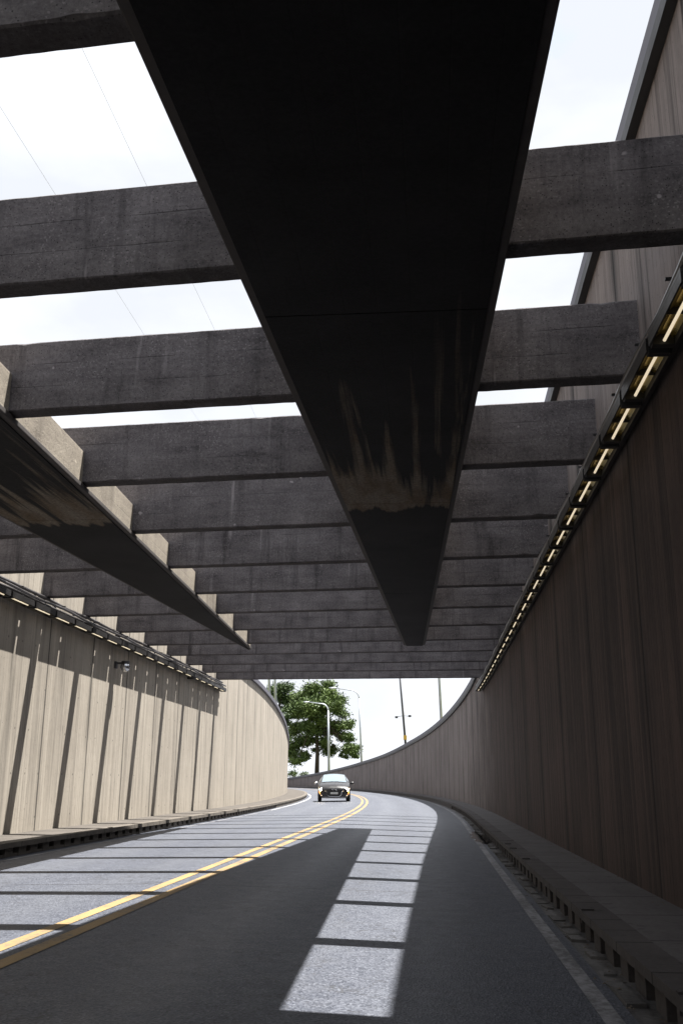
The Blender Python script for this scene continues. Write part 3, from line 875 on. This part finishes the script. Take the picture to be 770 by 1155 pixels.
        # headlight: swept back sliver on the corner
        def fr(x_, z_): return 1.985 - .9 * max(0, abs(x_) - .45) ** 2 * 2.2 - .35 * max(0, z_ - .55) + .012
        pts = [(.42, .60), (.60, .66), (.80, .735), (.845, .70), (.80, .60), (.62, .545), (.48, .55)]
        m = MB()
        fp = [Vector((sgn * a, fr(a, b_), b_)) for a, b_ in pts]; bp = [p - Vector((0, .16, 0)) for p in fp]
        m.quad(fp if sgn < 0 else fp[::-1]); 
        for k in range(len(fp)):
            m.quad([fp[k], fp[(k + 1) % len(fp)], bp[(k + 1) % len(fp)], bp[k]])
        hl = m.build('headlight', lampw, root)
        m = MB(); m.ball((sgn * .66, fr(.66, .63) + .02, .635), .10, 12, 8, (1.15, .35, .8)); m.build('bulb', lampm, hl)
        m = MB()
        m.box(min(sgn * .60, sgn * .76), max(sgn * .60, sgn * .76), fr(.68, .35) - .10, fr(.68, .35) + .015, .30, .40); m.build('fog_light_recess', blk, root, bevel=.02)
        m = MB(); m.tube([(sgn * .67, fr(.67, .35) + .0, .35), (sgn * .67, fr(.67, .35) + .03, .35)], .04, 12); m.build('fog_light', lampw, root)
        m = MB(); m.tube([(sgn * .735, fr(.735, .42) + .02, .40), (sgn * .77, fr(.77, .5) + .02, .54)], .03, 8); m.build('glow_strip', amberl, root)  # orange reflections at the bumper corners put in as a glowing strip
        for yw in (1.22, -1.25):
            w_ = MB(); xi = sgn * .68; xo = sgn * .875
            prof = [(.22, xi), (.30, xi + sgn * .01), (.312, xi + sgn * .05), (.312, xo - sgn * .05), (.30, xo - sgn * .005), (.21, xo)]
            for k in range(20):
                a0, a1 = 2 * math.pi * k / 20, 2 * math.pi * (k + 1) / 20
                for (r0, x0_), (r1, x1_) in zip(prof, prof[1:]):
                    w_.quad([(x0_, yw + r0 * math.cos(a0), .312 + r0 * math.sin(a0)), (x1_, yw + r1 * math.cos(a0), .312 + r1 * math.sin(a0)),
                             (x1_, yw + r1 * math.cos(a1), .312 + r1 * math.sin(a1)), (x0_, yw + r0 * math.cos(a1), .312 + r0 * math.sin(a1))], None, True)
            wh = w_.build('wheel', rub, root)
            w_ = MB(); w_.tube([(xo - sgn * .05, yw, .312), (xo - sgn * .02, yw, .312)], .21, 18)
            for k in range(5):
                a0 = 2 * math.pi * k / 5
                w_.tube([(xo - sgn * .012, yw, .312), (xo - sgn * .012, yw + .19 * math.cos(a0), .312 + .19 * math.sin(a0))], .028, 6)
            w_.build('rim', alloy, wh)
    # grille, lower intake, plate, emblem, bonnet edge trim
    m = MB()
    gp = [(-.40, .57), (.40, .57), (.34, .36), (.24, .30), (-.24, .30), (-.34, .36)]
    f = [Vector((a, 2.012, b_)) for a, b_ in gp]; bk = [v - Vector((0, .12, 0)) for v in f]
    m.quad(f[::-1])
    for k in range(6): m.quad([f[k], f[(k + 1) % 6], bk[(k + 1) % 6], bk[k]])
    for q in range(4): m.box(-.30 + q * .012, .30 - q * .012, 2.013, 2.022, .34 + q * .05, .348 + q * .05)
    m.build('grille', blk, root)
    m = MB()
    ring = [(-.43, .57), (-.37, .35), (-.26, .28), (.26, .28), (.37, .35), (.43, .57)]
    m.tube([(a, 2.015, b_) for a, b_ in ring], .013, 6); m.build('grille_trim', chrome, root)
    m = MB(); m.box(-.20, .20, 2.026, 2.04, .40, .50); m.build('number_plate', platem, root, bevel=.003)
    m = MB()
    m.tube([(-.13, 2.035, .585), (-.09, 2.04, .69), (-.03, 2.04, .60), (.0, 2.04, .68)], .026, 6)
    m.tube([(.03, 2.035, .59), (.07, 2.04, .69), (.13, 2.035, .63)], .026, 6); m.build('emblem', chrome, root)
    m = MB(); m.box(-.62, .62, 1.90, 1.975, .20, .265); m.build('front_splitter', plain('grey_splitter', (.2, .2, .21), .4, .3, .1), root, bevel=.02)
    m = MB(); m.tube([(-.02, .9, 1.02), (-.45, .82, 1.07)], .01, 5); m.tube([(.35, .92, 1.02), (-.05, .84, 1.09)], .01, 5); m.build('wiper', blk, root)
    return tag(root, 'dark compact hatchback with lit headlights driving toward the camera', 'car')
car()

# ------------------------------------------------------------------ sun, sky, camera
LD = Vector((-.297, -.145, -1.)).normalized()
sun = bpy.data.lights.new('sun', 'SUN'); sun.energy = 5.0; sun.angle = R_(.5); sun.color = (1, .965, .91)
so = bpy.data.objects.new('sun', sun); COL.objects.link(so)
so.rotation_euler = (-LD).to_track_quat('Z', 'Y').to_euler(); so.location = (8, 0, 30)
W = bpy.data.worlds.new('World'); S.world = W; W.use_nodes = True
nt = W.node_tree; nt.nodes.clear()
out = nt.nodes.new('ShaderNodeOutputWorld'); bg = nt.nodes.new('ShaderNodeBackground')
sky = nt.nodes.new('ShaderNodeTexSky'); sky.sky_type = 'NISHITA'; sky.sun_disc = False
ts = -LD
sky.sun_elevation = math.asin(ts.z); sky.sun_rotation = math.atan2(ts.x, ts.y)
bg.inputs['Strength'].default_value = .1
tc = nt.nodes.new('ShaderNodeTexCoord')
mp = nt.nodes.new('ShaderNodeMapping'); mp.inputs['Scale'].default_value = (1.6, 1.6, 3.6); mp.inputs['Location'].default_value = (3.3, 1.2, .4)
no = nt.nodes.new('ShaderNodeTexNoise'); no.inputs['Scale'].default_value = 1.2; no.inputs['Detail'].default_value = 7; no.inputs['Roughness'].default_value = .55
mr = nt.nodes.new('ShaderNodeMapRange'); mr.inputs[1].default_value = .20; mr.inputs[2].default_value = .36
mx = nt.nodes.new('ShaderNodeMix'); mx.data_type = 'RGBA'
no2 = nt.nodes.new('ShaderNodeTexNoise'); no2.inputs['Scale'].default_value = 2.3; no2.inputs['Detail'].default_value = 6
cr = nt.nodes.new('ShaderNodeMix'); cr.data_type = 'RGBA'
cr.inputs[6].default_value = (2.5, 2.6, 2.8, 1); cr.inputs[7].default_value = (3.0, 3.08, 3.25, 1)
l = nt.links.new
l(tc.outputs['Generated'], mp.inputs[0]); l(mp.outputs[0], no.inputs['Vector']); l(mp.outputs[0], no2.inputs['Vector'])
mr2 = nt.nodes.new('ShaderNodeMapRange'); mr2.inputs[1].default_value = .38; mr2.inputs[2].default_value = .6
l(no2.outputs[0], mr2.inputs[0]); l(mr2.outputs[0], cr.inputs[0])
l(no.outputs[0], mr.inputs[0]); l(mr.outputs[0], mx.inputs[0])
l(sky.outputs[0], mx.inputs[6]); l(cr.outputs[2], mx.inputs[7]); l(mx.outputs[2], bg.inputs[0]); l(bg.outputs[0], out.inputs[0])

cam = bpy.data.cameras.new('camera'); cam.sensor_fit = 'VERTICAL'; cam.sensor_height = 36; cam.lens = 36 * 1100 / 1155.
cam.clip_end = 8000; cam.clip_start = .05
co = bpy.data.objects.new('camera', cam); COL.objects.link(co)
co.matrix_world = Matrix.Translation(CAM) @ Rm.to_4x4()
S.camera = co
S.render.engine = 'CYCLES'
S.view_settings.view_transform = 'Standard'; S.view_settings.look = 'None'
S.view_settings.exposure = 1.85; S.view_settings.gamma = 1
